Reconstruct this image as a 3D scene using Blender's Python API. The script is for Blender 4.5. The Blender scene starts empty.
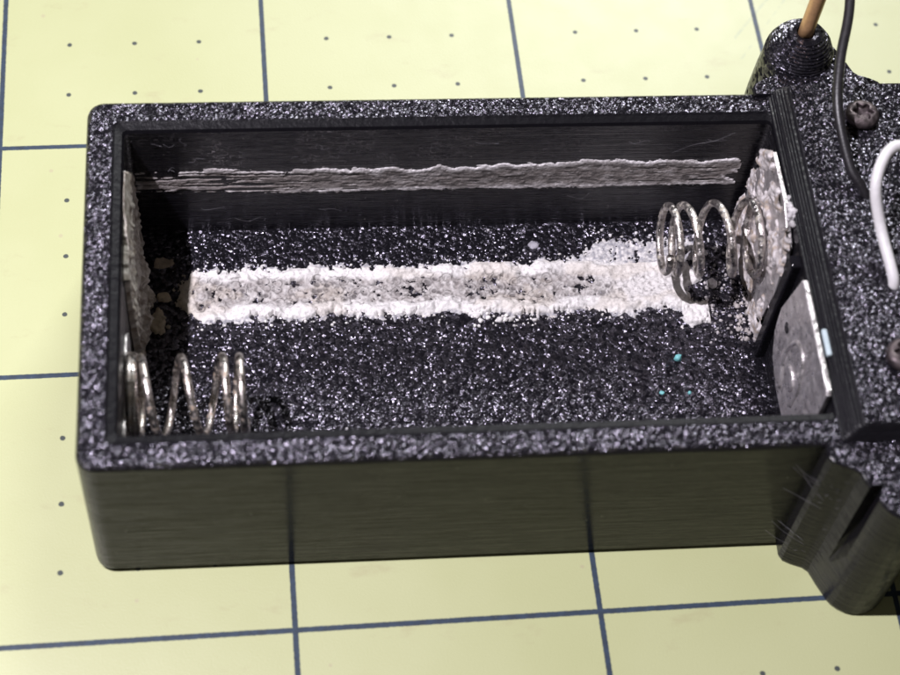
import bpy, bmesh, math, random
import numpy as np
from mathutils import Matrix, Vector

S = 0.001                                   # everything below is written in millimetres
sc = bpy.context.scene
rng = np.random.default_rng(7)
random.seed(7)

# ------------------------------------------------------------------ camera
cam = bpy.data.cameras.new('camera'); cam_o = bpy.data.objects.new('camera', cam)
sc.collection.objects.link(cam_o); sc.camera = cam_o
RC = [[0.99283338, -0.09584791, 0.07137963], [-0.04363953, -0.84681155, -0.5300998], [0.11125405, 0.5231858, -0.84492553]]
CC = (22.45110956, -58.8218144, 139.44657277)
m = Matrix.Identity(4)
for i in range(3):
    m[i][0] = RC[0][i]; m[i][1] = -RC[1][i]; m[i][2] = -RC[2][i]; m[i][3] = CC[i] * S
cam_o.matrix_world = m
cam.sensor_width = 36; cam.lens = 1818.138 * 36 / 900
cam.clip_start = 0.005; cam.clip_end = 20
cam.dof.use_dof = True; cam.dof.focus_distance = 0.165; cam.dof.aperture_fstop = cam.lens * 0.001 / 0.0019

# ------------------------------------------------------------------ world and lamps
w = bpy.data.worlds.new('World'); sc.world = w; w.use_nodes = True
w.node_tree.nodes['Background'].inputs[0].default_value = (1.0, 0.93, 0.80, 1)
w.node_tree.nodes['Background'].inputs[1].default_value = 0.07

BOX_LOC = Vector((9.3, 6.2, 0)) * S
BOX_ROT = math.radians(-1.1)
BOXM = Matrix.Translation(BOX_LOC) @ Matrix.Rotation(BOX_ROT, 4, 'Z')

def lamp(name, p, target, size, power, color, shape='DISK', size_y=None):
    d = bpy.data.lights.new(name, 'AREA'); d.shape = shape; d.size = size * S
    if size_y: d.size_y = size_y * S
    d.energy = power; d.color = color
    o = bpy.data.objects.new(name, d); sc.collection.objects.link(o)
    a = BOXM @ (Vector(p) * S); b = BOXM @ (Vector(target) * S)
    o.location = a; o.rotation_euler = (b - a).to_track_quat('-Z', 'Y').to_euler()
    return o
lamp('desk_lamp', (3.1 - 0.33 * 202, -2, 220), (30, 18, 5), 5, 0.98, (1.0, 0.95, 1.05))
lamp('room_light', (190, 560, 430), (40, 50, 0), 190, 3.7, (0.98, 1.0, 1.0), 'RECTANGLE', 130)

sc.view_settings.view_transform = 'Standard'; sc.view_settings.look = 'None'
sc.view_settings.exposure = 0; sc.view_settings.gamma = 1
sc.cycles.max_bounces = 8; sc.cycles.sample_clamp_indirect = 6

# ------------------------------------------------------------------ node helpers
class NT:
    def __init__(s, name):
        s.m = bpy.data.materials.new(name); s.m.use_nodes = True
        s.t = s.m.node_tree; s.t.nodes.clear()
        s.out = s.n('ShaderNodeOutputMaterial'); s.b = s.n('ShaderNodeBsdfPrincipled')
        s.t.links.new(s.b.outputs[0], s.out.inputs[0])
        s.co = s.n('ShaderNodeTexCoord').outputs['Object']
    def n(s, t, **k):
        x = s.t.nodes.new(t)
        for a, v in k.items(): setattr(x, a, v)
        return x
    def put(s, sock, v):
        if v is None: return
        if isinstance(v, bpy.types.NodeSocket): s.t.links.new(v, sock)
        elif isinstance(v, (tuple, list)) and len(v) == 3 and sock.type == 'RGBA': sock.default_value = (*v, 1)
        else: sock.default_value = v
    def mm(s, sc_=(1, 1, 1), loc=(0, 0, 0)):
        x = s.n('ShaderNodeMapping'); s.put(x.inputs['Vector'], s.co)
        x.inputs['Scale'].default_value = [1000 * a for a in sc_]; x.inputs['Location'].default_value = loc
        return x.outputs[0]
    def math(s, op, a, b=None, c=None, clamp=False):
        x = s.n('ShaderNodeMath', operation=op, use_clamp=clamp)
        for i, v in enumerate((a, b, c)): s.put(x.inputs[i], v)
        return x.outputs[0]
    def noise(s, vec, scale=1.0, detail=2.0, rough=0.5):
        x = s.n('ShaderNodeTexNoise'); s.put(x.inputs['Vector'], vec)
        x.inputs['Scale'].default_value = scale; x.inputs['Detail'].default_value = detail; x.inputs['Roughness'].default_value = rough
        return x.outputs[0]
    def vor(s, vec, scale=1.0, feature='F1', out='Distance', smooth=None):
        x = s.n('ShaderNodeTexVoronoi', feature=feature); s.put(x.inputs['Vector'], vec); x.inputs['Scale'].default_value = scale
        if smooth is not None: x.inputs['Smoothness'].default_value = smooth
        return x.outputs[out]
    def ramp(s, v, lo, hi, a=0.0, b=1.0):
        x = s.n('ShaderNodeMapRange', interpolation_type='SMOOTHSTEP')
        for i, q in enumerate((v, lo, hi, a, b)): s.put(x.inputs[i], q)
        return x.outputs[0]
    def mix(s, f, a, b):
        x = s.n('ShaderNodeMix', data_type='RGBA'); s.put(x.inputs[0], f); s.put(x.inputs[6], a); s.put(x.inputs[7], b)
        return x.outputs[2]
    def bump(s, h, dist, strength=1.0, normal=None):
        x = s.n('ShaderNodeBump'); s.put(x.inputs['Height'], h); x.inputs['Distance'].default_value = dist * S
        x.inputs['Strength'].default_value = strength
        if normal is not None: s.put(x.inputs['Normal'], normal)
        return x.outputs[0]
    def set(s, **k):
        names = dict(ior='IOR', tint='Specular Tint', color='Base Color', rough='Roughness', metal='Metallic', spec='Specular IOR Level', normal='Normal', coat='Coat Weight', coat_rough='Coat Roughness', sss='Subsurface Weight')
        for a, v in k.items(): s.put(s.b.inputs[names[a]], v)
        return s.m

# ------------------------------------------------------------------ materials
def mat_mat():
    t = NT('printed_mat_vinyl')
    v = t.mm()
    sx = t.n('ShaderNodeSeparateXYZ'); t.put(sx.inputs[0], v); X, Y = sx.outputs[0], sx.outputs[1]
    wob = t.math('MULTIPLY', t.math('SUBTRACT', t.noise(v, 3.0, 3), 0.5), 0.10)
    lx = t.math('PINGPONG', X, 12.7); ly = t.math('PINGPONG', Y, 12.7)
    dl = t.math('ADD', t.math('MINIMUM', lx, ly), wob)
    line = t.ramp(dl, 0.20, 0.28, 1, 0)
    wear = t.ramp(t.noise(v, 2.2, 4, 0.7), 0.66, 0.74, 1, 0.35)
    line = t.math('MULTIPLY', line, wear)
    dx = t.math('PINGPONG', X, 3.175); dy = t.math('PINGPONG', Y, 3.175)
    r = t.math('ADD', t.math('SQRT', t.math('ADD', t.math('MULTIPLY', dx, dx), t.math('MULTIPLY', dy, dy))), wob)
    dot = t.math('MULTIPLY', t.ramp(r, 0.19, 0.29, 1, 0), t.math('GREATER_THAN', t.math('MINIMUM', lx, ly), 1.5))
    # two faint diagonal pen scratches at the far right
    d1 = t.math('ABSOLUTE', t.math('SUBTRACT', t.math('SUBTRACT', t.math('MULTIPLY', X, 1.18), Y), 24.7))
    seg = t.math('MULTIPLY', t.math('GREATER_THAN', X, 73.6), t.math('LESS_THAN', X, 92.0))
    scr = t.math('MULTIPLY', t.math('MULTIPLY', t.ramp(d1, 0.12, 0.32, 0.28, 0), seg), t.ramp(t.noise(v, 0.8, 3), 0.35, 0.6))
    d2 = t.math('ABSOLUTE', t.math('SUBTRACT', t.math('SUBTRACT', t.math('MULTIPLY', X, 1.30), Y), 36.6))
    scr2 = t.math('MULTIPLY', t.math('MULTIPLY', t.ramp(d2, 0.10, 0.30, 0.2, 0), seg), t.ramp(t.noise(v, 0.9, 3), 0.4, 0.6))
    base = t.mix(t.ramp(t.noise(v, 0.05, 3), 0.35, 0.65), (0.385, 0.402, 0.212), (0.405, 0.422, 0.232))
    stain = t.math('MULTIPLY', t.ramp(t.noise(t.mm((0.16, 0.3, 1), (3.3, 1.7, 0)), 1.0, 5, 0.65), 0.58, 0.74), 0.42)
    base = t.mix(stain, base, (0.33, 0.30, 0.17))
    fine = t.ramp(t.noise(v, 5.0, 3), 0.25, 0.75, 0.0, 0.10)
    base = t.mix(fine, base, (0.355, 0.362, 0.175))
    speck = t.math('MULTIPLY', t.ramp(t.vor(v, 0.23), 0.035, 0.06, 0.55, 0), t.ramp(t.noise(v, 0.11, 1), 0.5, 0.52))
    base = t.mix(speck, base, (0.35, 0.30, 0.20))
    c = t.mix(t.math('MAXIMUM', scr, scr2), base, (0.16, 0.22, 0.20))
    ink = t.mix(t.ramp(t.noise(v, 1.3, 2), 0.3, 0.7), (0.007, 0.018, 0.05), (0.012, 0.030, 0.075))
    c = t.mix(t.math('MULTIPLY', line, 0.93), c, ink)
    c = t.mix(t.math('MULTIPLY', dot, 0.92), c, (0.03, 0.038, 0.05))
    nb = t.bump(t.noise(v, 6.0, 2), 0.012)
    ms = t.math('MULTIPLY', t.math('SUBTRACT', 1.0, t.math('MULTIPLY', t.math('MAXIMUM', line, dot), 0.6)), 0.5)
    return t.set(color=c, rough=t.ramp(t.noise(v, 0.3, 4), 0.3, 0.7, 0.385, 0.415), spec=ms, normal=nb)

PL_COL = (0.007, 0.0066, 0.0085)
def mat_pebble(name, cell, tilt, rough=0.36, spec=0.8, dome=0.05):
    """bed-textured printed plastic: a mosaic of tiny tilted facets and pebbles that glint singly"""
    t = NT(name); v = t.mm()
    nz = t.n('ShaderNodeTexNoise'); t.put(nz.inputs['Vector'], v); nz.inputs['Scale'].default_value = 4.0
    sc2 = t.n('ShaderNodeVectorMath', operation='SCALE'); t.put(sc2.inputs[0], nz.outputs['Color']); sc2.inputs['Scale'].default_value = 0.25
    warp = t.n('ShaderNodeVectorMath', operation='ADD'); t.put(warp.inputs[0], v); t.put(warp.inputs[1], sc2.outputs[0]); wv = warp.outputs[0]
    def facets(scale, k):
        x = t.n('ShaderNodeTexVoronoi', feature='F1'); t.put(x.inputs['Vector'], wv); x.inputs['Scale'].default_value = scale
        off = t.n('ShaderNodeVectorMath', operation='SUBTRACT'); t.put(off.inputs[0], wv); t.put(off.inputs[1], x.outputs['Position'])
        sl = t.n('ShaderNodeVectorMath', operation='SUBTRACT'); t.put(sl.inputs[0], x.outputs['Color']); sl.inputs[1].default_value = (0.5, 0.5, 0.5)
        d = t.n('ShaderNodeVectorMath', operation='DOT_PRODUCT'); t.put(d.inputs[0], off.outputs[0]); t.put(d.inputs[1], sl.outputs[0])
        return t.math('MULTIPLY', d.outputs['Value'], k), x.outputs['Distance'], x.outputs['Color']
    h1, d1, c1 = facets(cell, tilt)
    h2, d2, c2 = facets(cell * 2.3, tilt * 0.25)
    h = t.math('ADD', t.math('ADD', h1, h2), t.math('MULTIPLY', t.math('MULTIPLY', d1, d1), -dome / (cell * cell)))
    h = t.math('ADD', h, t.math('MULTIPLY', t.noise(v, 1.2, 2), 0.06))
    n1 = t.bump(h, 1.0)
    sep = t.n('ShaderNodeSeparateColor'); t.put(sep.inputs[0], c1)
    sp = t.math('MULTIPLY', t.math('POWER', sep.outputs[2], 1.6), spec)
    dust = t.math('MULTIPLY', t.ramp(t.vor(v, 1.4), 0.08, 0.14, 1, 0), t.ramp(t.noise(v, 0.5, 2), 0.55, 0.62))
    c = t.mix(t.math('MULTIPLY', dust, 0.5), PL_COL, (0.35, 0.33, 0.36))
    return t.set(color=c, rough=rough, spec=sp, normal=n1, ior=1.8, tint=(0.88, 0.83, 1.0))

def mat_layers(name='printed_plastic_layers', amp=0.016, dust_amt=0.3, rough=0.07, spec=0.10, jitter=0.42, scuff=False):
    """stacked print layers: fine horizontal ridges, uneven along their length"""
    t = NT(name); v = t.mm()
    n = t.noise(t.mm((0.10, 0.10, 4.6)), 1.0, 3, 0.6)
    n2 = t.noise(t.mm((1.6, 1.6, 4.6), (3, 1, 0)), 1.0, 3, 0.6)
    sx = t.n('ShaderNodeSeparateXYZ'); t.put(sx.inputs[0], v)
    wave = t.math('SINE', t.math('MULTIPLY', sx.outputs[2], 2 * math.pi / 0.22))
    h = t.math('ADD', t.math('MULTIPLY', n, 1.7), t.math('ADD', t.math('MULTIPLY', wave, 0.18), t.math('MULTIPLY', n2, jitter)))
    nb = t.bump(h, amp * 2.2)
    d1 = t.ramp(t.noise(t.mm((0.5, 0.5, 6.0)), 1.0, 4, 0.7), 0.62, 0.78)
    d2 = t.ramp(t.vor(v, 1.1), 0.05, 0.10, 1, 0)
    d2 = t.math('MULTIPLY', d2, t.ramp(t.noise(v, 0.35, 2), 0.50, 0.6))
    dd = t.math('MULTIPLY', t.math('MAXIMUM', t.math('MULTIPLY', d1, 0.3), d2), dust_amt)
    c = t.mix(dd, PL_COL, (0.30, 0.28, 0.27))
    if scuff:                               # pale hair-fine scuffs, densest near the upper left
        q = t.noise(t.mm((0.8, 0.8, 1.3), (2, 0, 7)), 1.0, 3, 0.6)
        ln = t.ramp(t.math('ABSOLUTE', t.math('SUBTRACT', q, 0.5)), 0.004, 0.014, 1, 0)
        gate = t.math('MULTIPLY', t.ramp(t.noise(v, 0.16, 3), 0.46, 0.62), t.ramp(sx.outputs[0], 6, 40, 1, 0.25))
        gate = t.math('MULTIPLY', gate, t.ramp(sx.outputs[2], 12.0, 13.5, 0.2, 1))
        c = t.mix(t.math('MULTIPLY', t.math('MULTIPLY', ln, gate), 0.75), c, (0.30, 0.28, 0.29))
    rg_ = t.ramp(t.noise(t.mm((0.15, 0.15, 3.0), (5, 5, 2)), 1.0, 3), 0.35, 0.7, rough, rough + 0.12)
    return t.set(color=c, rough=rg_, spec=spec, normal=nb)

def mat_smooth():
    t = NT('printed_plastic_perimeter'); v = t.mm()
    nb = t.bump(t.math('ADD', t.noise(v, 1.6, 3), t.math('MULTIPLY', t.noise(v, 7, 2), 0.3)), 0.08)
    return t.set(color=(0.004, 0.0037, 0.005), rough=0.42, spec=0.1, normal=nb)

def mat_metal(name, c1, c2, dirt, dirt_lo=0.55, dirt_hi=0.7, rough=0.26, bump=0.03, metal=0.85):
    t = NT(name); v = t.mm()
    n = t.noise(v, 1.7, 4, 0.6)
    c = t.mix(t.ramp(t.noise(v, 0.6, 3), 0.35, 0.65), c1, c2)
    dm = t.ramp(n, dirt_lo, dirt_hi)
    c = t.mix(dm, c, dirt)
    nb = t.bump(t.noise(v, 0.45, 2), bump * 8, 1.0, t.bump(t.noise(v, 4.0, 4), bump))
    return t.set(color=c, metal=t.math('MULTIPLY', t.math('SUBTRACT', 1.0, t.math('MULTIPLY', dm, 0.85)), metal), rough=t.ramp(n, 0.3, 0.75, rough, rough + 0.35), normal=nb)

def mat_crust():
    t = NT('corrosion_salts'); v = t.mm()
    a = t.n('ShaderNodeAttribute'); a.attribute_name = 'salt'
    c = t.mix(t.ramp(t.noise(v, 4.0, 4, 0.7), 0.42, 0.75, 0, 0.5), a.outputs['Color'], (0.22, 0.20, 0.195))
    nb = t.bump(t.noise(v, 7.0, 4, 0.75), 0.07)
    return t.set(color=c, rough=0.6, spec=0.4, normal=nb)

def mat_plain(name, col, rough, metal=0.0, spec=0.5, var=0.25, bump=0.01, bscale=4.0, sss=0.0):
    t = NT(name); v = t.mm()
    c = t.mix(t.ramp(t.noise(v, 2.0, 3), 0.3, 0.7, 0, 1), tuple(x * (1 - var) for x in col), tuple(min(1, x * (1 + var * .6)) for x in col))
    return t.set(color=c, rough=rough, metal=metal, spec=spec, normal=t.bump(t.noise(v, bscale, 3), bump), sss=sss)

M_MAT = mat_mat()
M_RIM = mat_pebble('pebbled_plastic_top', 3.4, 0.66, 0.22, 1.0, 1.15)
M_FLOOR = mat_pebble('pebbled_plastic_floor', 2.95, 0.76, 0.21, 1.0, 1.1)
M_SIDE = mat_layers()
M_INNER = mat_layers('printed_plastic_inner_wall', 0.02, 0.6, 0.2, 0.55, 0.6, True)
M_STEP = mat_layers('printed_plastic_steps', 0.03, 0.2, 0.3, 0.25, 1.0)
M_BOSS = mat_pebble('pebbled_plastic_boss', 3.0, 0.22, 0.24, 1.0, 0.15)
M_SMOOTH = mat_smooth()
M_PLATE = mat_metal('tinned_plate', (0.70, 0.67, 0.67), (0.56, 0.53, 0.53), (0.22, 0.18, 0.16), 0.60, 0.78, 0.24, 0.05, 0.85)
M_SPRING = mat_metal('nickel_spring', (0.62, 0.58, 0.56), (0.52, 0.47, 0.43), (0.30, 0.22, 0.15), 0.54, 0.70, 0.20, 0.03, 1.0)
M_SPRING_R = mat_metal('crusted_spring', (0.60, 0.57, 0.56), (0.50, 0.46, 0.43), (0.36, 0.33, 0.27), 0.50, 0.66, 0.22, 0.09, 1.0)
M_CRUST = mat_crust()
M_COPPER = mat_plain('enamelled_copper', (0.60, 0.36, 0.18), 0.36, 0.45, 0.5, 0.12, 0.012)
M_BLACKW = mat_plain('black_insulation', (0.011, 0.0098, 0.012), 0.42, bump=0.02)
M_WHITEW = mat_plain('white_insulation', (0.56, 0.545, 0.55), 0.4, var=0.06, bump=0.02, bscale=1.5)
M_SCREW = mat_metal('screw_steel', (0.11, 0.09, 0.092), (0.08, 0.065, 0.068), (0.04, 0.03, 0.03), 0.55, 0.7, 0.4, 0.05)
M_CYAN = mat_plain('copper_salt', (0.17, 0.46, 0.47), 0.5, bump=0.1)
M_SLIVER = mat_plain('pale_blue_plastic', (0.36, 0.43, 0.46), 0.4, var=0.1)
M_STRING = mat_plain('stringing_plastic', (0.10, 0.095, 0.105), 0.3)

# ------------------------------------------------------------------ mesh helpers
def link(name, me, parent=None, mats=()):
    o = bpy.data.objects.new(name, me); sc.collection.objects.link(o)
    for x in mats: me.materials.append(x)
    if parent is not None: o.parent = parent
    return o
def mesh(name, verts, faces, parent=None, mats=(), smooth=False):
    me = bpy.data.meshes.new(name)
    me.from_pydata([(x * S, y * S, z * S) for x, y, z in verts], [], faces)
    me.validate(); me.update()
    if smooth: me.shade_smooth()
    return link(name, me, parent, mats)
def from_bm(name, bm, parent, mats, smooth=False):
    bmesh.ops.recalc_face_normals(bm, faces=bm.faces)
    me = bpy.data.meshes.new(name); bm.to_mesh(me); bm.free()
    if smooth: me.shade_smooth()
    return link(name, me, parent, mats)

def catmull(pts, n=10):
    P = [np.array(p, float) for p in pts]; P = [2 * P[0] - P[1]] + P + [2 * P[-1] - P[-2]]
    out = []
    for i in range(1, len(P) - 2):
        for k in range(n):
            t = k / n; a, b, c, d = P[i - 1:i + 3]
            out.append(0.5 * ((2 * b) + (c - a) * t + (2 * a - 5 * b + 4 * c - d) * t * t + (3 * b - a - 3 * c + d) * t ** 3))
    out.append(P[-2]); return out
def tube_data(path, r, n=10, verts=None, faces=None):
    verts = [] if verts is None else verts; faces = [] if faces is None else faces
    P = [np.array(p, float) for p in path]; base = len(verts)
    T = [P[min(i + 1, len(P) - 1)] - P[max(i - 1, 0)] for i in range(len(P))]; T = [t / (np.linalg.norm(t) + 1e-9) for t in T]
    up = np.array([0, 0, 1.0]) if abs(T[0][2]) < 0.9 else np.array([1.0, 0, 0])
    u = np.cross(T[0], up); u /= np.linalg.norm(u)
    for i, p in enumerate(P):
        u = u - T[i] * (u @ T[i]); u /= np.linalg.norm(u); v = np.cross(T[i], u)
        rr = r[i] if hasattr(r, '__len__') else r
        for k in range(n):
            a = 2 * math.pi * k / n; verts.append(tuple(p + rr * (math.cos(a) * u + math.sin(a) * v)))
    for i in range(len(P) - 1):
        for k in range(n):
            a = base + i * n + k; b = base + i * n + (k + 1) % n; faces.append((a, b, b + n, a + n))
    faces.append(tuple(base + k for k in range(n))[::-1]); faces.append(tuple(base + (len(P) - 1) * n + k for k in range(n)))
    return verts, faces
def tube(name, path, r, parent, mats, n=12):
    v, f = tube_data(path, r, n); return mesh(name, v, f, parent, mats, True)

def rrect(x0, x1, y0, y1, r, n=6, right_r=None):
    rr = r if right_r is None else right_r; out = []
    for cx, cy, a0, q in ((x0, y0, 180, r), (x1, y0, 270, rr), (x1, y1, 0, rr), (x0, y1, 90, r)):
        q = max(q, 0.02); ox = cx + (q if cx == x0 else -q); oy = cy + (q if cy == y0 else -q)
        for k in range(n + 1):
            a = math.radians(a0 + 90 * k / n); out.append((ox + q * math.cos(a), oy + q * math.sin(a)))
    return out
def loft(loops, cap0=True, cap1=True):
    v, f, idx = [], [], []
    for L_ in loops:
        idx.append(list(range(len(v), len(v) + len(L_)))); v += L_
    for a, b in zip(idx, idx[1:]):
        n = len(a)
        for k in range(n): f.append((a[k], a[(k + 1) % n], b[(k + 1) % n], b[k]))
    if cap0: f.append(tuple(idx[0][::-1]))
    if cap1: f.append(tuple(idx[-1]))
    return v, f
def at_z(loop, z): return [(x, y, z) for x, y in loop]

# numpy lattice noise
def vnoise(x, y, seed=0):
    g = np.random.default_rng(seed).random((256, 256))
    xi = np.floor(x).astype(int); yi = np.floor(y).astype(int); fx = x - xi; fy = y - yi
    fx = fx * fx * (3 - 2 * fx); fy = fy * fy * (3 - 2 * fy); a = xi & 255; b = (xi + 1) & 255; c = yi & 255; d = (yi + 1) & 255
    return (g[a, c] * (1 - fx) + g[b, c] * fx) * (1 - fy) + (g[a, d] * (1 - fx) + g[b, d] * fx) * fy
def fbm(x, y, oct=4, seed=0, gain=0.5):
    s = 0; t = 0; a = 1.0
    for k in range(oct): s = s + a * vnoise(x * 2 ** k + 17.3 * k, y * 2 ** k + 5.1 * k, seed + k); t += a; a *= gain
    return s / t
def worley(x, y, seed=0):
    g = np.random.default_rng(seed).random((128, 128, 2)); xi = np.floor(x).astype(int); yi = np.floor(y).astype(int)
    best = np.full(x.shape, 9.0)
    for i in (-1, 0, 1):
        for j in (-1, 0, 1):
            cx = xi + i; cy = yi + j; q = g[cx & 127, cy & 127]
            best = np.minimum(best, (cx + q[..., 0] - x) ** 2 + (cy + q[..., 1] - y) ** 2)
    return np.sqrt(best)
def sstep(v, a, b): t = np.clip((v - a) / (b - a), 0, 1); return t * t * (3 - 2 * t)

def crust(name, u0, u1, v0, v1, step, field, to3d, parent):
    U, V = np.meshgrid(np.arange(u0, u1, step), np.arange(v0, v1, step), indexing='ij')
    mask, h, col = field(U, V)
    keep = mask > 0
    h = np.where(keep, h * sstep(mask, 0, 0.16), -0.05)
    X, Y, Z = to3d(U, V, h)
    n, k = U.shape
    ids = np.arange(n * k).reshape(n, k)
    q = np.stack([ids[:-1, :-1], ids[1:, :-1], ids[1:, 1:], ids[:-1, 1:]], -1)
    kk = keep[:-1, :-1] | keep[1:, :-1] | keep[1:, 1:] | keep[:-1, 1:]
    faces = q[kk]
    used = np.unique(faces); remap = -np.ones(n * k, int); remap[used] = np.arange(len(used)); faces = remap[faces]
    vv = (np.stack([X, Y, Z], -1).reshape(-1, 3)[used]) * S
    me = bpy.data.meshes.new(name); me.from_pydata(vv.tolist(), [], faces.tolist()); me.update()
    at = me.color_attributes.new('salt', 'FLOAT_COLOR', 'POINT')
    cc = np.ones((len(used), 4), np.float32); cc[:, :3] = col.reshape(-1, 3)[used]
    at.data.foreach_set('color', cc.ravel()); me.shade_smooth()
    return link(name, me, parent, [M_CRUST])
def lerp3(f, a, b): return a * (1 - f[..., None]) + b * f[..., None]
def C3(c, like): return np.ones(like.shape + (3,)) * np.array(c)

def lumps(name, items, parent, mats, seed=1, sub=2, color=None):
    """irregular crumbs joined into one mesh; items = (x,y,z,r) """
    v, f, cs = [], [], []
    rg = np.random.default_rng(seed)
    bm = bmesh.new(); bmesh.ops.create_icosphere(bm, subdivisions=sub, radius=1.0)
    bv = np.array([q.co[:] for q in bm.verts]); bf = [tuple(q.index for q in t.verts) for t in bm.faces]; bm.free()
    for it in items:
        x, y, z, r = it[:4]
        sc_ = 0.75 + 0.5 * rg.random(3); ph = rg.random(3) * 50
        k = 1 + 0.5 * (fbm(bv[:, 0] * 1.6 + ph[0] + 5, bv[:, 1] * 1.6 + bv[:, 2] * 1.1 + ph[1] + 5, 3, int(ph[2])) - 0.5) * 2
        q = bv * sc_ * k[:, None] * r + np.array([x, y, z]); b = len(v)
        v += [tuple(p) for p in q]; f += [tuple(i + b for i in t) for t in bf]
        c = it[4] if len(it) > 4 else color
        if c is not None: cs += [c] * len(bv)
    o = mesh(name, v, f, parent, mats, True)
    if cs:
        at = o.data.color_attributes.new('salt', 'FLOAT_COLOR', 'POINT')
        a = np.ones((len(cs), 4), np.float32); a[:, :3] = np.array(cs); at.data.foreach_set('color', a.ravel())
    return o

# ------------------------------------------------------------------ cutting mat
mv = at_z(rrect(-260, 300, -200, 340, 6), -2.5), at_z(rrect(-260, 300, -200, 340, 6), -0.0)
v, f = loft(list(mv)); mat_o = mesh('cutting_mat', v, f, None, [M_MAT]); mat_o['kind'] = 'structure'
mat_o['label'] = 'pale yellow cutting mat printed with blue grid lines and dots'

# ------------------------------------------------------------------ battery box
box = bpy.data.objects.new('battery_box', None); sc.collection.objects.link(box)
box.location = BOX_LOC; box.rotation_euler = (0, 0, BOX_ROT); box.empty_display_size = 0.01
box['label'] = 'open black printed battery box with corroded contacts lying on the grid mat'
box['category'] = 'battery box'

H = 18.0; W = 35.2; XR = 60.6; IX0, IX1, IY0, IY1, FZ = 3.1, 58.7, 3.05, 32.1, 3.2
def build_shell():
    N = 7
    def o(i, z, r): return at_z(rrect(i, XR - i, i, W - i, max(r - i, 0.05), N, 0.1), z)
    def inn(e, z, r): return at_z(rrect(IX0 - e, IX1 + e * 0.2, IY0 - e, IY1 + e, r, N), z)
    loops = [o(0.4, 0.0, 1.5), o(0.15, 0.15, 1.5), o(0.03, 0.5, 1.5), o(0.0, 1.0, 1.5), o(0, 17.55, 1.5), o(0.12, 17.85, 1.5), o(0.35, H, 1.5),
             inn(0.95, H, 0.7), inn(0.75, 17.88, 0.6), inn(0.18, 17.72, 0.5), inn(0.0, 17.45, 0.45), inn(0, FZ, 0.45)]
    v, f = loft(loops)
    me = mesh('tray', v, f, box, [M_SIDE, M_RIM, M_SMOOTH, M_FLOOR, M_INNER])
    n = len(loops[0])
    for p in me.data.polygons:
        seg = p.index // n
        p.material_index = 0
        if p.index == len(me.data.polygons) - 1: p.material_index = 3
        elif p.index < n * (len(loops) - 1):
            if seg in (5, 6): p.material_index = 1
            elif seg in (7, 8, 9): p.material_index = 2
            elif seg == 10: p.material_index = 4
    return me
tray = build_shell()

def build_block():
    loops = []
    steps = 9; ex, ey = 58.72, 0.18
    loops.append(at_z(rrect(59.6, 86, 0.06, W - 0.06, 0.3, 4), 0.0)); loops.append(at_z(rrect(59.6, 86, 0.06, W - 0.06, 0.3, 4), 16.5))
    loops.append(at_z(rrect(ex, 86, ey, W - 0.1, 0.3, 4), 16.6))
    z = H
    for i in range(steps):
        a = i / (steps - 1); x0 = ex + 1.62 * a + 0.07 * math.sin(i * 2.1 + 0.5 * i * i); y0 = ey + 0.72 * a; y1 = W - 0.1 - 0.35 * a
        zt = H + 1.5 * (i + 1) / steps
        loops.append(at_z(rrect(x0 + 0.05, 86, y0 + 0.04, y1, 0.35, 4), zt - 0.17)); loops.append(at_z(rrect(x0, 86, y0, y1, 0.35, 4), zt - 0.10))
        loops.append(at_z(rrect(x0 + 0.03, 86, y0 + 0.03, y1, 0.35, 4), zt - 0.03)); loops.append(at_z(rrect(x0 + 0.09, 86, y0 + 0.08, y1, 0.35, 4), zt))
    v, f = loft(loops)
    o = mesh('end_block', v, f, box, [M_STEP, M_RIM])
    o.data.polygons[-1].material_index = 1
    return o
block = build_block()

def lug_profile(sign, notch=0.0):
    """outline of the side lug, mirrored about x = 63.35; sign -1 front, +1 back; notch opens the crease between fin and post"""
    half = [(57.5, -0.35 if sign < 0 else 0.15), (57.45, 1.0), (57.7, 1.45), (58.4, 1.85), (59.3, 2.2), (59.75, 2.6), (60.0, 3.2), (60.2, 3.75),
            (60.35 + 0.95 * notch, 4.1 - 0.55 * notch)]
    arc = [(63.35 + 2.75 * math.cos(math.radians(a)), 4.15 + 2.65 * math.sin(math.radians(a))) for a in range(163, 89, -12)]
    h = half + arc
    full = h + [(126.7 - x, y) for x, y in h[::-1]]
    if sign < 0: return [(x, -y) for x, y in full]
    return [(x, W + y - 0.75) for x, y in full][::-1]
def build_lug(name, sign, top):
    cx, cy = 63.35, (-2.0 if sign < 0 else W + 1.3)
    def sh(k, n): return [(x + (cx - x) * k, y + (cy - y) * k) for x, y in lug_profile(sign, n)]
    loops = [at_z(sh(0.025, 0), 0.0), at_z(sh(0.0, 0), 0.4), at_z(sh(0, 0.0), 5.0), at_z(sh(0, 0.35), 8.0), at_z(sh(0, 0.8), 12.0), at_z(sh(0, 1), top - 0.25), at_z(sh(0.015, 1), top - 0.08), at_z(sh(0.04, 1), top)]
    v, f = loft(loops); o = mesh(name, v, f, box, [M_SIDE, M_RIM]); o.data.polygons[-1].material_index = 1
    return o
lug_f = build_lug('side_lug', -1, H - 0.03); lug_b = build_lug('side_lug', 1, H + 0.4)
lug_f['label'] = 'rounded post lug at the front corner'; lug_b['label'] = 'lug at the back corner carrying the ringed boss'

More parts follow.
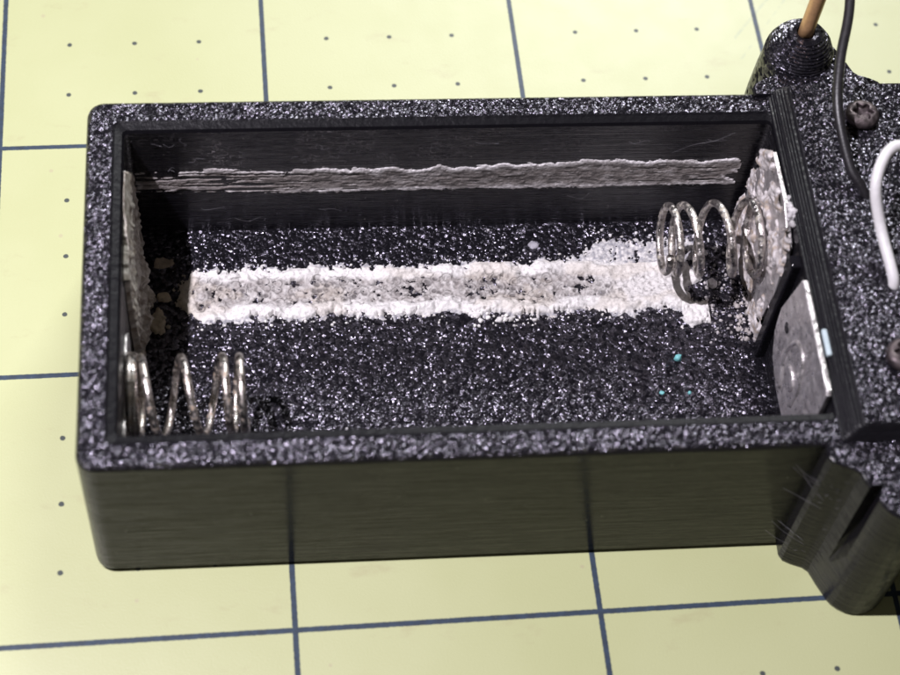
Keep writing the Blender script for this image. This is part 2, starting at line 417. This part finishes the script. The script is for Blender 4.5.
def build_boss():
    cx, cy = 62.4, 39.5; loops = []; N = 40
    for q, z in ((3.5, 0.1), (3.45, 12.0), (3.3, 15.5), (3.12, 17.6)):
        loops.append([(cx + q * math.cos(2 * math.pi * k / N), cy + q * math.sin(2 * math.pi * k / N), z) for k in range(N)])
    for i in range(12):
        z = H - 0.1 + 0.255 * i; a = i / 11
        r = 3.1 - 1.5 * a ** 2.0
        for dz, dr in ((0.02, -0.13), (0.07, -0.02), (0.14, 0.0), (0.21, -0.05)):
            loops.append([(cx + (r + dr) * math.cos(t) * (1 + 0.012 * math.sin(5 * t + i)), cy + (r + dr) * math.sin(t) * (1 + 0.012 * math.cos(3 * t + 2 * i)), z + dz) for t in [2 * math.pi * k / N for k in range(N)]])
    zt = loops[-1][0][2]
    for r, z in ((1.15, zt + 0.10), (0.80, zt + 0.02), (0.76, zt - 1.0)):
        loops.append([(cx + r * math.cos(2 * math.pi * k / N), cy + r * math.sin(2 * math.pi * k / N), z) for k in range(N)])
    v, f = loft(loops); o = mesh('cable_boss', v, f, box, [M_BOSS])
    return o
boss = build_boss()

# divider rib and retaining lips on the right inner wall
def boxmesh(name, x0, x1, y0, y1, z0, z1, parent, mats, bev=0.15):
    bm = bmesh.new(); bmesh.ops.create_cube(bm, size=1)
    for q in bm.verts: q.co = Vector(((x0 + x1) / 2 + q.co.x * (x1 - x0), (y0 + y1) / 2 + q.co.y * (y1 - y0), (z0 + z1) / 2 + q.co.z * (z1 - z0))) * S
    if bev: bmesh.ops.bevel(bm, geom=bm.edges[:], offset=bev * S, segments=2, affect='EDGES', profile=0.5)
    return from_bm(name, bm, parent, mats)
boxmesh('divider_rib', 57.85, 59.0, 16.95, 18.15, 2.9, 17.6, box, [M_SIDE], 0.2)

# ------------------------------------------------------------------ contact plates and springs
def plate(name, outline, x, thick, sgn, parent, mats, hole=None):
    """flat tinned plate in the y-z plane; sgn is the direction it faces along x"""
    bm = bmesh.new(); vs = [bm.verts.new((x * S, y * S, z * S)) for y, z in outline]
    fc = bm.faces.new(vs); r = bmesh.ops.extrude_face_region(bm, geom=[fc])
    for q in r['geom']:
        if isinstance(q, bmesh.types.BMVert): q.co.x += sgn * thick * S
    bmesh.ops.bevel(bm, geom=bm.edges[:], offset=0.06 * S, segments=2, affect='EDGES', profile=0.5)
    return from_bm(name, bm, parent, mats)
pR_f = plate('contact_plate', [(4.1, 18.45), (15.0, 18.45), (16.5, 12.0), (16.1, 9.2), (14.6, 7.2), (12.2, 6.4), (8.6, 6.4), (5.6, 7.4), (4.2, 9.8)], 58.55, 0.4, -1, box, [M_PLATE])
pR_f['label'] = 'bare tinned plate with an embossed bump'
pR_b = plate('contact_plate', [(19.4, 16.8), (23.0, 18.2), (28.6, 18.0), (30.4, 13.2), (31.0, 9.6), (29.8, 6.2), (26.0, 4.4), (22.0, 4.4), (19.2, 6.4), (18.6, 11.0)], 58.55, 0.4, -1, box, [M_PLATE])
pR_b['label'] = 'tinned plate crusted with white salts behind a spring'
pL_b = plate('contact_plate', [(19.4, 15.0), (22.0, 16.4), (28.6, 17.0), (30.2, 13.2), (30.6, 9.6), (29.6, 6.2), (26.0, 4.4), (22.0, 4.4), (19.2, 6.4), (18.8, 11.0)], 3.0, 0.25, 1, box, [M_PLATE])
pL_b['label'] = 'plate buried under brown corrosion'
pL_f = plate('contact_plate', [(4.6, 12.6), (15.2, 12.6), (16.4, 11.0), (15.8, 8.0), (12.6, 5.4), (8.2, 5.4), (4.8, 8.0), (4.2, 11.0)], 3.0, 0.25, 1, box, [M_PLATE])
# embossed bump, hole rim and folded top edge on the bare plate
def on_r(y, z, d=0.0): return (58.15 - d, y, z)
tube('embossed_ridge', catmull([on_r(*q) for q in [(11.3, 7.6), (12.6, 10.6), (11.7, 14.2), (9.7, 14.9), (8.4, 12.6), (8.4, 9.4)]], 8), 0.22, pR_f, [M_PLATE], 8)
def disc(name, c, nrm, r, h, parent, mats, n=20, dome=0.5):
    c = np.array(c, float); nrm = np.array(nrm, float) / np.linalg.norm(nrm)
    a = np.cross(nrm, [0.3, 0.5, 0.81]); a /= np.linalg.norm(a); b = np.cross(nrm, a)
    loops = []
    for rr, hh in ((r, -0.05), (r, h * 0.55), (r * 0.93, h * 0.85), (r * 0.75, h), (r * 0.35, h * (1 + dome * 0.15))):
        loops.append([tuple(c + nrm * hh + rr * (math.cos(t) * a + math.sin(t) * b)) for t in [2 * math.pi * k / n for k in range(n)]])
    v, f = loft(loops); return mesh(name, v, f, parent, mats, True)
disc('contact_button', on_r(10.4, 10.6), (-1, 0, 0), 1.15, 0.22, pR_f, [M_PLATE], 24)
disc('rivet_hole', on_r(14.2, 12.5, 0.02), (-1, 0, 0), 0.5, 0.06, pR_f, [M_BLACKW], 16)
boxmesh('folded_edge', 58.12, 58.62, 4.3, 14.9, 18.35, 18.7, pR_f, [M_PLATE], 0.12)
boxmesh('insulation_sliver', 58.78, 59.22, 7.6, 10.1, 18.4, 18.85, box, [M_SLIVER], 0.12)

def spring(name, x_base, dirx, cy, cz, knots, r_base, r_tip, parent, mat, phase=0.0, hand=1):
    """knots: axial distance from the plate at each full turn"""
    P = []; turns = len(knots) - 1; n = 36
    for i in range(int((turns - 0.35) * n) + 1):
        t = i / n; a = np.interp(t, range(turns + 1), knots); k = t / turns
        r = r_base + (r_tip - r_base) * k
        wob = 0.06 * math.sin(1.7 * t)
        ang = phase + hand * 2 * math.pi * t
        P.append((x_base + dirx * a, cy + wob + r * math.cos(ang), cz + r * math.sin(ang)))
    # the wire ends run into the plate
    return tube(name, P, 0.34, parent, [mat], 12)
spR = spring('spring', 58.1, -1, 24.95, 10.4, [0.1, 1.0, 4.25, 6.95, 8.2, 8.85], 3.35, 2.85, pR_b, M_SPRING_R, 0.47, -1)
spL = spring('spring', 3.4, 1, 10.45, 10.5, [0.1, 0.35, 0.85, 4.1, 7.5, 8.85, 9.6], 3.45, 3.05, pL_f, M_SPRING, 0.47, 1)

# ------------------------------------------------------------------ corrosion
WHITE = np.array((0.68, 0.66, 0.645)); GREY = np.array((0.235, 0.208, 0.198)); TAN = np.array((0.48, 0.41, 0.32)); DARK = np.array((0.07, 0.06, 0.06))
def floor_field(x, y):
    n1 = fbm(x * 0.45, y * 0 + 3, 3, 11) - 0.5; n2 = fbm(x * 0.5, y * 0 + 9, 3, 23) - 0.5
    fine = fbm(x * 2.2, y * 2.2, 4, 5) - 0.5
    spread = sstep(x, 41.5, 46.0)
    lower = 22.35 + 0.9 * n1 - 0.25 * sstep(x, 30, 40); upper = 27.75 + 0.8 * n2
    up2 = upper + 2.3 * spread
    left = 6.6 + 0.25 * (y - 25.2) ** 2 * (x < 10); right = 53.6 + 1.6 * (vnoise(y * 0.9, y * 0, 3) - 0.5) + 3.6 * sstep(y, 27.4, 28.6)
    d_main = np.minimum(np.minimum(y - lower, upper - y), np.minimum(x - left, right - x))
    d_all = np.minimum(np.minimum(y - lower, up2 - y), np.minimum(x - left, right - x))
    d_blk = np.minimum(np.minimum(x - 52.0, 54.5 - x), np.minimum(y - 20.6, 23.0 - y))
    d = np.maximum(d_all, d_blk)
    mask = d + 1.9 * fine + 0.9 * (fbm(x * 5, y * 5, 3, 8) - 0.5)
    thin = (d_main < 0.1) & (d_blk < 0)
    mask = np.where(thin & (x > 40), np.minimum(mask, 0.55 * (fbm(x * 1.5, y * 1.5, 5, 77, 0.65) - 0.33 - 0.20 * sstep(x, 53.5, 56.0))), mask)
    dm = np.maximum(d_main + 0.9 * (fbm(x * 0.9, y * 0.9, 3, 37) - 0.5), 0)
    edge = np.exp(-((dm - 0.75) / 0.7) ** 2) * (0.15 + 1.3 * sstep(fbm(x * 0.55, y * 0.5, 3, 91), 0.3, 0.65))
    wv = worley(x * 1.05, y * 1.25, 9); wv2 = worley(x * 2.6, y * 2.6, 19); f2 = fbm(x * 3, y * 3, 4, 41)
    ring = np.exp(-((wv - 0.42) / 0.13) ** 2)
    mid = sstep(dm, 1.1, 1.7)
    crack = np.exp(-((wv + 0.25 * (f2 - 0.5) - 0.46) / 0.06) ** 2) * sstep(fbm(x * 1.1, y * 1.1, 3, 33), 0.38, 0.5) * (1 - sstep(x, 40, 45))
    h = 0.08 + 0.36 * edge + mid * (0.02 + 0.10 * ring - 0.08 * sstep(0.35 - wv, 0, 0.3)) + (0.24 - 0.08 * mid) * (f2 - 0.4) + 0.08 * (fbm(x * 7, y * 7, 2, 43) - 0.5) + 0.06 * (0.6 - wv2) - 0.10 * crack * mid
    hole = mid * (x < 45) * sstep(fbm(x * 1.7, y * 2.0, 4, 131, 0.6), 0.61, 0.67)
    mask = np.where(hole > 0.5, -0.1, mask)
    h = np.where(thin, 0.05 + 0.10 * f2 + 0.05 * (0.6 - wv2), h)
    h = np.maximum(np.where(d_blk > 0.1, 0.45 + 0.35 * (f2 - 0.4), h), 0.03)
    big = fbm(x * 0.35, y * 0.6, 3, 61)
    col = lerp3(np.clip(mid * (0.55 + 1.1 * (0.55 - f2)) * (1 - 0.75 * sstep(x, 42, 48)), 0, 1), C3(WHITE, x), C3(GREY, x))
    col = lerp3(sstep(big, 0.54, 0.70) * 0.32, col, C3(TAN, x))
    pit = mid * sstep(0.33 - wv, 0.0, 0.12) * sstep(fbm(x * 0.9, y * 0.9, 2, 31), 0.45, 0.6) * (x < 46)
    col = lerp3(pit * 0.8, col, C3(DARK, x))
    col = lerp3(sstep(fbm(x * 4, y * 4, 3, 71), 0.60, 0.72) * 0.55 * mid, col, C3(DARK, x))
    col = lerp3(np.clip(crack * sstep(dm, 0.8, 1.3) * 0.9, 0, 1), col, C3((0.08, 0.07, 0.065), x))
    col = lerp3(thin * np.clip(0.35 + 2.2 * (fbm(x * 4.5, y * 4.5, 3, 78) - 0.42), 0, 0.95), col, C3((0.24, 0.24, 0.27), x))
    col = lerp3(sstep(9.0 - x, 0, 2.0) * 0.85, col, C3(TAN * 0.9, x))
    return mask, h, col
crust('floor_corrosion', 5.9, 56.4, 19.8, 31.6, 0.085, floor_field, lambda u, v, h: (u, v, FZ + h), tray)

def wall_field(x, z):
    fine = fbm(x * 0.9, z * 3.5, 4, 15) - 0.5; f2 = fbm(x * 2.5, z * 5, 4, 25)
    streak = fbm(x * 0.22, z * 4.5, 4, 35)
    lower = 8.75 + 0.2 * (fbm(x * 0.8, z * 0, 3, 45) - 0.5) + 0.35 * sstep(12 - x, 0, 8); upper = 12.2 + 1.0 * (fbm(x * 0.5, z * 0, 4, 55) - 0.5) + 0.45 * sstep(x, 30, 46)
    d = np.minimum(np.minimum(z - lower, upper - z), np.minimum(x - 3.4, 57.0 + 4.0 * (fbm(z * 1.3, x * 0.3, 4, 95) - 0.5) - x))
    mask = d + 0.45 * fine + 0.55 * (fbm(x * 2.6, z * 2.6, 4, 175, 0.6) - 0.5)
    left = sstep(22 - x, 0, 10)
    gap = streak - (0.24 + 0.18 * left)
    mask = np.minimum(mask, 2.2 * gap + 0.55 * np.exp(-(d / 0.45) ** 2) * (1 - left))
    mask = np.minimum(mask, mask + left * 2.2 * (fbm(x * 0.9, z * 1.9, 5, 135, 0.6) - 0.47))
    edge = np.exp(-((d - 0.35) / 0.4) ** 2)
    h = 0.04 + 0.035 * edge * (1 - 0.6 * left) + 0.06 * (f2 - 0.35) + 0.07 * (fbm(x * 4, z * 4, 3, 29) - .4)
    col = lerp3(np.clip(np.exp(-(np.maximum(d - 0.15, 0) / 0.42) ** 2) * (0.45 + 0.8 * sstep(fbm(x * 0.5, z * 0.7, 3, 155), 0.35, 0.6)) + 0.3 * sstep(fbm(x * 1.1, z * 2.2, 4, 165), 0.5, 0.65), 0, 1), C3((0.29, 0.262, 0.25), x), C3((0.84, 0.81, 0.82), x))
    col = lerp3(sstep(fbm(x * 1.2, z * 6, 4, 65), 0.52, 0.62) * 0.85 * sstep(d, 0.25, 0.7), col, C3((0.05, 0.045, 0.042), x))
    col = lerp3(sstep(fbm(x * 5, z * 7, 3, 85), 0.48, 0.68) * 0.4, col, C3((0.16, 0.14, 0.135), x))
    col = lerp3(left * 0.4, col, C3((0.30, 0.26, 0.25), x))
    return mask, np.maximum(h, 0.02), col
crust('wall_corrosion', 3.4, 57.3, 8.2, 13.2, 0.085, wall_field, lambda u, v, h: (u, IY1 - h, v), tray)

def left_field(y, z):
    f = fbm(y * 0.9, z * 0.7, 4, 101); f2 = fbm(y * 2.4, z * 2.4, 4, 111); wv = worley(y * 0.7, z * 0.7, 121)
    top = 17.6 - 0.9 * np.abs(y - 25.5) * 0.35 - 2.0 * sstep(y, 27.8, 30.5)
    d = np.minimum(np.minimum(y - 18.9, 30.4 - y), np.minimum(top - z, z - 3.15))
    mask = d + 1.1 * (f - 0.45) + 0.3
    low = sstep(12.0 - z, 0, 9)
    h = 0.22 + 0.22 * f2 + low * (0.35 + 2.5 * (f - 0.25)) * np.exp(-((y - 23.5) / 4.2) ** 2) + 0.2 * sstep(0.4 - wv, 0, 0.4)
    col = lerp3(sstep(f2, 0.4, 0.65), C3((0.44, 0.39, 0.33), y), C3((0.70, 0.66, 0.60), y))
    col = lerp3(sstep(fbm(y * 3, z * 1.2, 3, 131), 0.58, 0.7) * 0.7, col, C3((0.16, 0.11, 0.08), y))
    return mask, h, col
crust('plate_corrosion', 18.4, 31.0, 3.15, 18.3, 0.075, left_field, lambda u, v, h: (3.22 + np.minimum(h, 0.04 + 0.20 * np.maximum(17.6 - v, 0)), u, v), pL_b)

def right_field(y, z):
    f = fbm(y * 0.8, z * 0.8, 4, 201); f2 = fbm(y * 2.6, z * 2.6, 4, 211); wv = worley(y * 1.2, z * 1.2, 221)
    d = np.minimum(np.minimum(y - 18.7, 31.2 - y), np.minimum(17.9 - 0.5 * np.maximum(y - 28.4, 0) * 2.3 - z, z - 3.6))
    mask = np.minimum(d, 1.0) * 0.3 + 3.0 * (f - 0.60) + 0.5 * sstep(y, 28.5, 30.5) + 0.6 * sstep(7.5 - z, 0, 3)
    mask = np.minimum(mask, d + 0.35)
    h = 0.05 + 0.22 * np.maximum(f2 - 0.3, 0) + 0.28 * sstep(f, 0.5, 0.75)
    col = lerp3(sstep(f2, 0.35, 0.65), C3((0.34, 0.31, 0.30), y), C3((0.58, 0.545, 0.545), y))
    col = lerp3(sstep(fbm(y * 2.2, z * 2.2, 3, 231), 0.56, 0.68) * 0.6, col, C3((0.30, 0.22, 0.14), y))
    return mask, np.maximum(h, 0.03), col
crust('plate_corrosion', 18.4, 31.4, 3.3, 18.1, 0.1, right_field, lambda u, v, h: (58.16 - h, u, v), pR_b)

items = []
rg = np.random.default_rng(3)
def add(n, x0, x1, y0, y1, r0, r1, col, z=FZ, jit=0.15):
    for _ in range(n):
        r = r0 + (r1 - r0) * rg.random() ** 2.2
        c = np.clip(np.array(col) * (1 - jit + 2 * jit * rg.random()), 0, 0.9)
        items.append((x0 + (x1 - x0) * rg.random(), y0 + (y1 - y0) * rg.random(), z + r * 0.4, r, tuple(c)))
add(120, 8.5, 53, 21.3, 22.6, 0.03, 0.15, WHITE); add(80, 8.5, 44, 27.4, 28.7, 0.03, 0.13, WHITE)
add(40, 33.0, 38.5, 20.9, 22.4, 0.06, 0.28, WHITE, jit=0.3)
add(150, 54.0, 58.2, 18.6, 27.0, 0.04, 0.17, (0.40, 0.375, 0.38), jit=0.4); add(60, 56.8, 58.2, 18.6, 23.5, 0.06, 0.26, (0.36, 0.33, 0.32), jit=0.4)
add(60, 44.0, 57.5, 27.5, 31.6, 0.06, 0.22, (0.62, 0.6, 0.62)); add(70, 5, 57, 6, 31.8, 0.05, 0.14, (0.5, 0.48, 0.5))
add(10, 3.8, 7.6, 21.5, 24.5, 0.1, 0.35, TAN * 0.8); add(14, 24, 41, 28.5, 31.5, 0.06, 0.2, (0.42, 0.41, 0.45))
o = lumps('corrosion_crumbs', items, tray, [M_CRUST], 5, 2); o['kind'] = 'stuff'
# flakes of the brown scale fallen from the left plate
def flake(name, x, y, rx, ry, col, seed, h=0.35):
    def fld(u, v):
        d = 1 - np.sqrt(((u - x) / rx) ** 2 + ((v - y) / ry) ** 2); f_ = fbm(u * 2.2, v * 2.2, 4, seed)
        return d + 0.9 * (f_ - 0.5), h * (0.5 + 0.9 * f_), lerp3(sstep(f_, 0.4, 0.65), C3(np.array(col) * 0.75, u), C3(col, u))
    return crust(name, x - rx * 1.5, x + rx * 1.5, y - ry * 1.5, y + ry * 1.5, 0.08, fld, lambda u, v, hh: (u, v, FZ + hh), tray)
flake('corrosion_flake', 4.95, 22.3, 0.75, 1.25, (0.58, 0.49, 0.37), 301)
flake('corrosion_flake', 5.6, 24.9, 0.6, 0.5, (0.52, 0.43, 0.32), 302)
flake('corrosion_flake', 5.5, 28.6, 1.1, 0.5, (0.42, 0.34, 0.26), 303, 0.2)
flake('corrosion_flake', 39.1, 29.75, 0.5, 0.42, (0.34, 0.33, 0.37), 304, 0.12)
flake('corrosion_flake', 55.2, 25.0, 0.5, 0.45, (0.75, 0.72, 0.74), 305, 0.3)
ch = []
for _ in range(20):
    y_ = 20.6 + 3.4 * rg.random(); ch.append((58.45 + 0.35 * rg.random(), y_, 17.75 + 0.75 * rg.random() * (1 - abs(y_ - 22.4) / 2.6), 0.12 + 0.2 * rg.random(), tuple(np.array((0.52, 0.50, 0.51)) * (0.75 + 0.3 * rg.random()))))
lumps('corrosion_chunk', ch, pR_b, [M_CRUST], 8, 2)

# ------------------------------------------------------------------ screws
def screw(name, x, y, r, label):
    zt = H + 1.5; N = 48; A = [2 * math.pi * k / N for k in range(N)]
    def ring(q, z): return [(x + q * r * math.cos(a), y + q * r * math.sin(a), z) for a in A]
    def star(q, d, z): return [(x + q * r * (1 + d * math.cos(6 * a + 0.6)) * math.cos(a), y + q * r * (1 + d * math.cos(6 * a + 0.6)) * math.sin(a), z) for a in A]
    head = [ring(0.82, zt - 0.1), ring(0.88, zt + 0.12), ring(1.0, zt + 0.3), ring(1.0, zt + 0.62), ring(0.94, zt + 0.82), ring(0.80, zt + 0.96), star(0.60, 0.16, zt + 1.02), star(0.54, 0.2, zt + 0.97)]
    v, f = loft(head, True, False); e = mesh(name, v, f, box, [M_SCREW], True); e['label'] = label
    rec = [star(0.545, 0.2, zt + 0.985), star(0.50, 0.2, zt + 0.6), ring(0.30, zt + 0.5), ring(0.12, zt + 0.42)]
    v, f = loft(rec, False, True); mesh('drive_recess', v, f, e, [M_SCREW])
    return e
screw('screw', 66.0, 30.9, 1.45, 'screw head near the black wire')
screw('screw', 64.55, 6.7, 1.45, 'screw head at the right edge of the picture')

# ------------------------------------------------------------------ stringing (fine printed hairs)
def hairs(name, paths, r, parent):
    v, f = [], []
    for p in paths: tube_data(catmull(p, 6), r, 5, v, f)
    o = mesh(name, v, f, parent, [M_STRING], True); o['kind'] = 'stuff'; return o
rg = np.random.default_rng(12); paths = []
for _ in range(9):                         # curls on the upper part of the back wall
    x = 5 + 17 * rg.random() ** 1.3; z = 12.8 + 4.2 * rg.random(); p = []
    for k in range(5):
        p.append((x, IY1 - 0.05 - 0.22 * rg.random(), z)); x += (rg.random() - 0.4) * 0.8; z += (rg.random() - 0.5) * 0.7
    paths.append(p)
for x, z in ((19.5, 6.3), (12, 5.2), (42, 7.6), (46.5, 15.4), (53.5, 15.5), (9, 6.8), (33, 15.6)):
    paths.append([(x, IY1 - 0.08, z), (x + 0.5, IY1 - 0.35, z + 0.35 * rg.random()), (x + 1.0 + rg.random(), IY1 - 0.12, z - 0.5 + rg.random()), (x + 1.6 + rg.random(), IY1 - 0.1, z - 0.4 + 0.9 * rg.random())])
paths.append([(50.5, 31.6, 14.2), (52, 31.2, 15.8), (53.8, 31.0, 16.6), (55.5, 31.3, 17.3)])
hairs('stringing_hairs', paths, 0.014, tray)
paths = []
for k in range(9):                          # threads bridging the notch beside the front lug
    z = 3 + 12 * rg.random(); x = 55.6 + 1.3 * rg.random(); dz = 1.6 * (rg.random() - 0.5)
    paths.append([(x, -0.04, z + dz), ((x + 58) / 2, -0.9, z + dz * 0.4 - 0.25 * rg.random()), (58.0 + 1.2 * rg.random(), -2.15, z)])
for k in range(8):                         # loose ends clinging to the fin and the post
    z = 2 + 14 * rg.random(); x = 57.9 + 1.5 * rg.random(); y = -(1.6 + 0.45 * (x - 57.9)) - 0.08
    paths.append([(x, y, z), (x + 0.3 * rg.random(), y - 0.12, z + 0.5 * (rg.random() - 0.5)), (x + 0.5 * rg.random(), y - 0.1, z + 1.2 * (rg.random() - 0.5))])
hairs('stringing_hairs', paths, 0.009, lug_f)

# ------------------------------------------------------------------ wires, rod and blue crumbs (things of their own)
def own(o, label, cat, group=None):
    o.location = BOX_LOC; o.rotation_euler = (0, 0, BOX_ROT); o['label'] = label; o['category'] = cat
    if group: o['group'] = group
    return o
own(tube('copper_rod', [(62.4, 39.5, 19.9), (62.41, 39.5, 22), (62.45, 39.45, 26), (62.5, 39.4, 32), (62.6, 39.3, 46)], 0.68, None, [M_COPPER], 20),
    'copper coloured rod standing upright in the ringed black boss', 'rod')
own(tube('black_wire', catmull([(66.5, 58, 30), (65.6, 47.0, 28.0), (64.86, 38.6, 26.0), (63.35, 33.2, 24.5), (62.75, 29.05, 22.95), (63.5, 24.95, 20.8), (64.4, 23.4, 19.9), (65.2, 22.3, 18.8)], 12), 0.44, None, [M_BLACKW], 14),
    'thin black insulated wire curving down past a screw head', 'wire')
own(tube('white_wire', catmull([(65.3, 13.5, 18.6), (65.25, 14.1, 19.9), (64.5, 17.9, 21.6), (63.95, 20.4, 24.0), (65.0, 22.7, 25.2), (66.5, 23.3, 25.2), (67.6, 21.5, 23.4), (68.3, 19.2, 20.8), (68.6, 18.0, 18.8)], 12), 0.47, None, [M_WHITEW], 14),
    'white insulated wire looping out of the black end block', 'wire')
for (x, y, r), lb in (((50.88, 17.07, 0.40), 'largest turquoise crumb on the tray floor below the right spring'),
                      ((48.95, 13.55, 0.21), 'left one of two tiny turquoise crumbs near the front rim'),
                      ((51.4, 13.5, 0.17), 'right one of two tiny turquoise crumbs near the front rim')):
    o = lumps('turquoise_crumb', [(x, y, FZ + r * 0.45, r)], None, [M_CYAN], int(x * 7), 2)
    own(o, lb, 'crumb', 'turquoise crumbs on the tray floor')
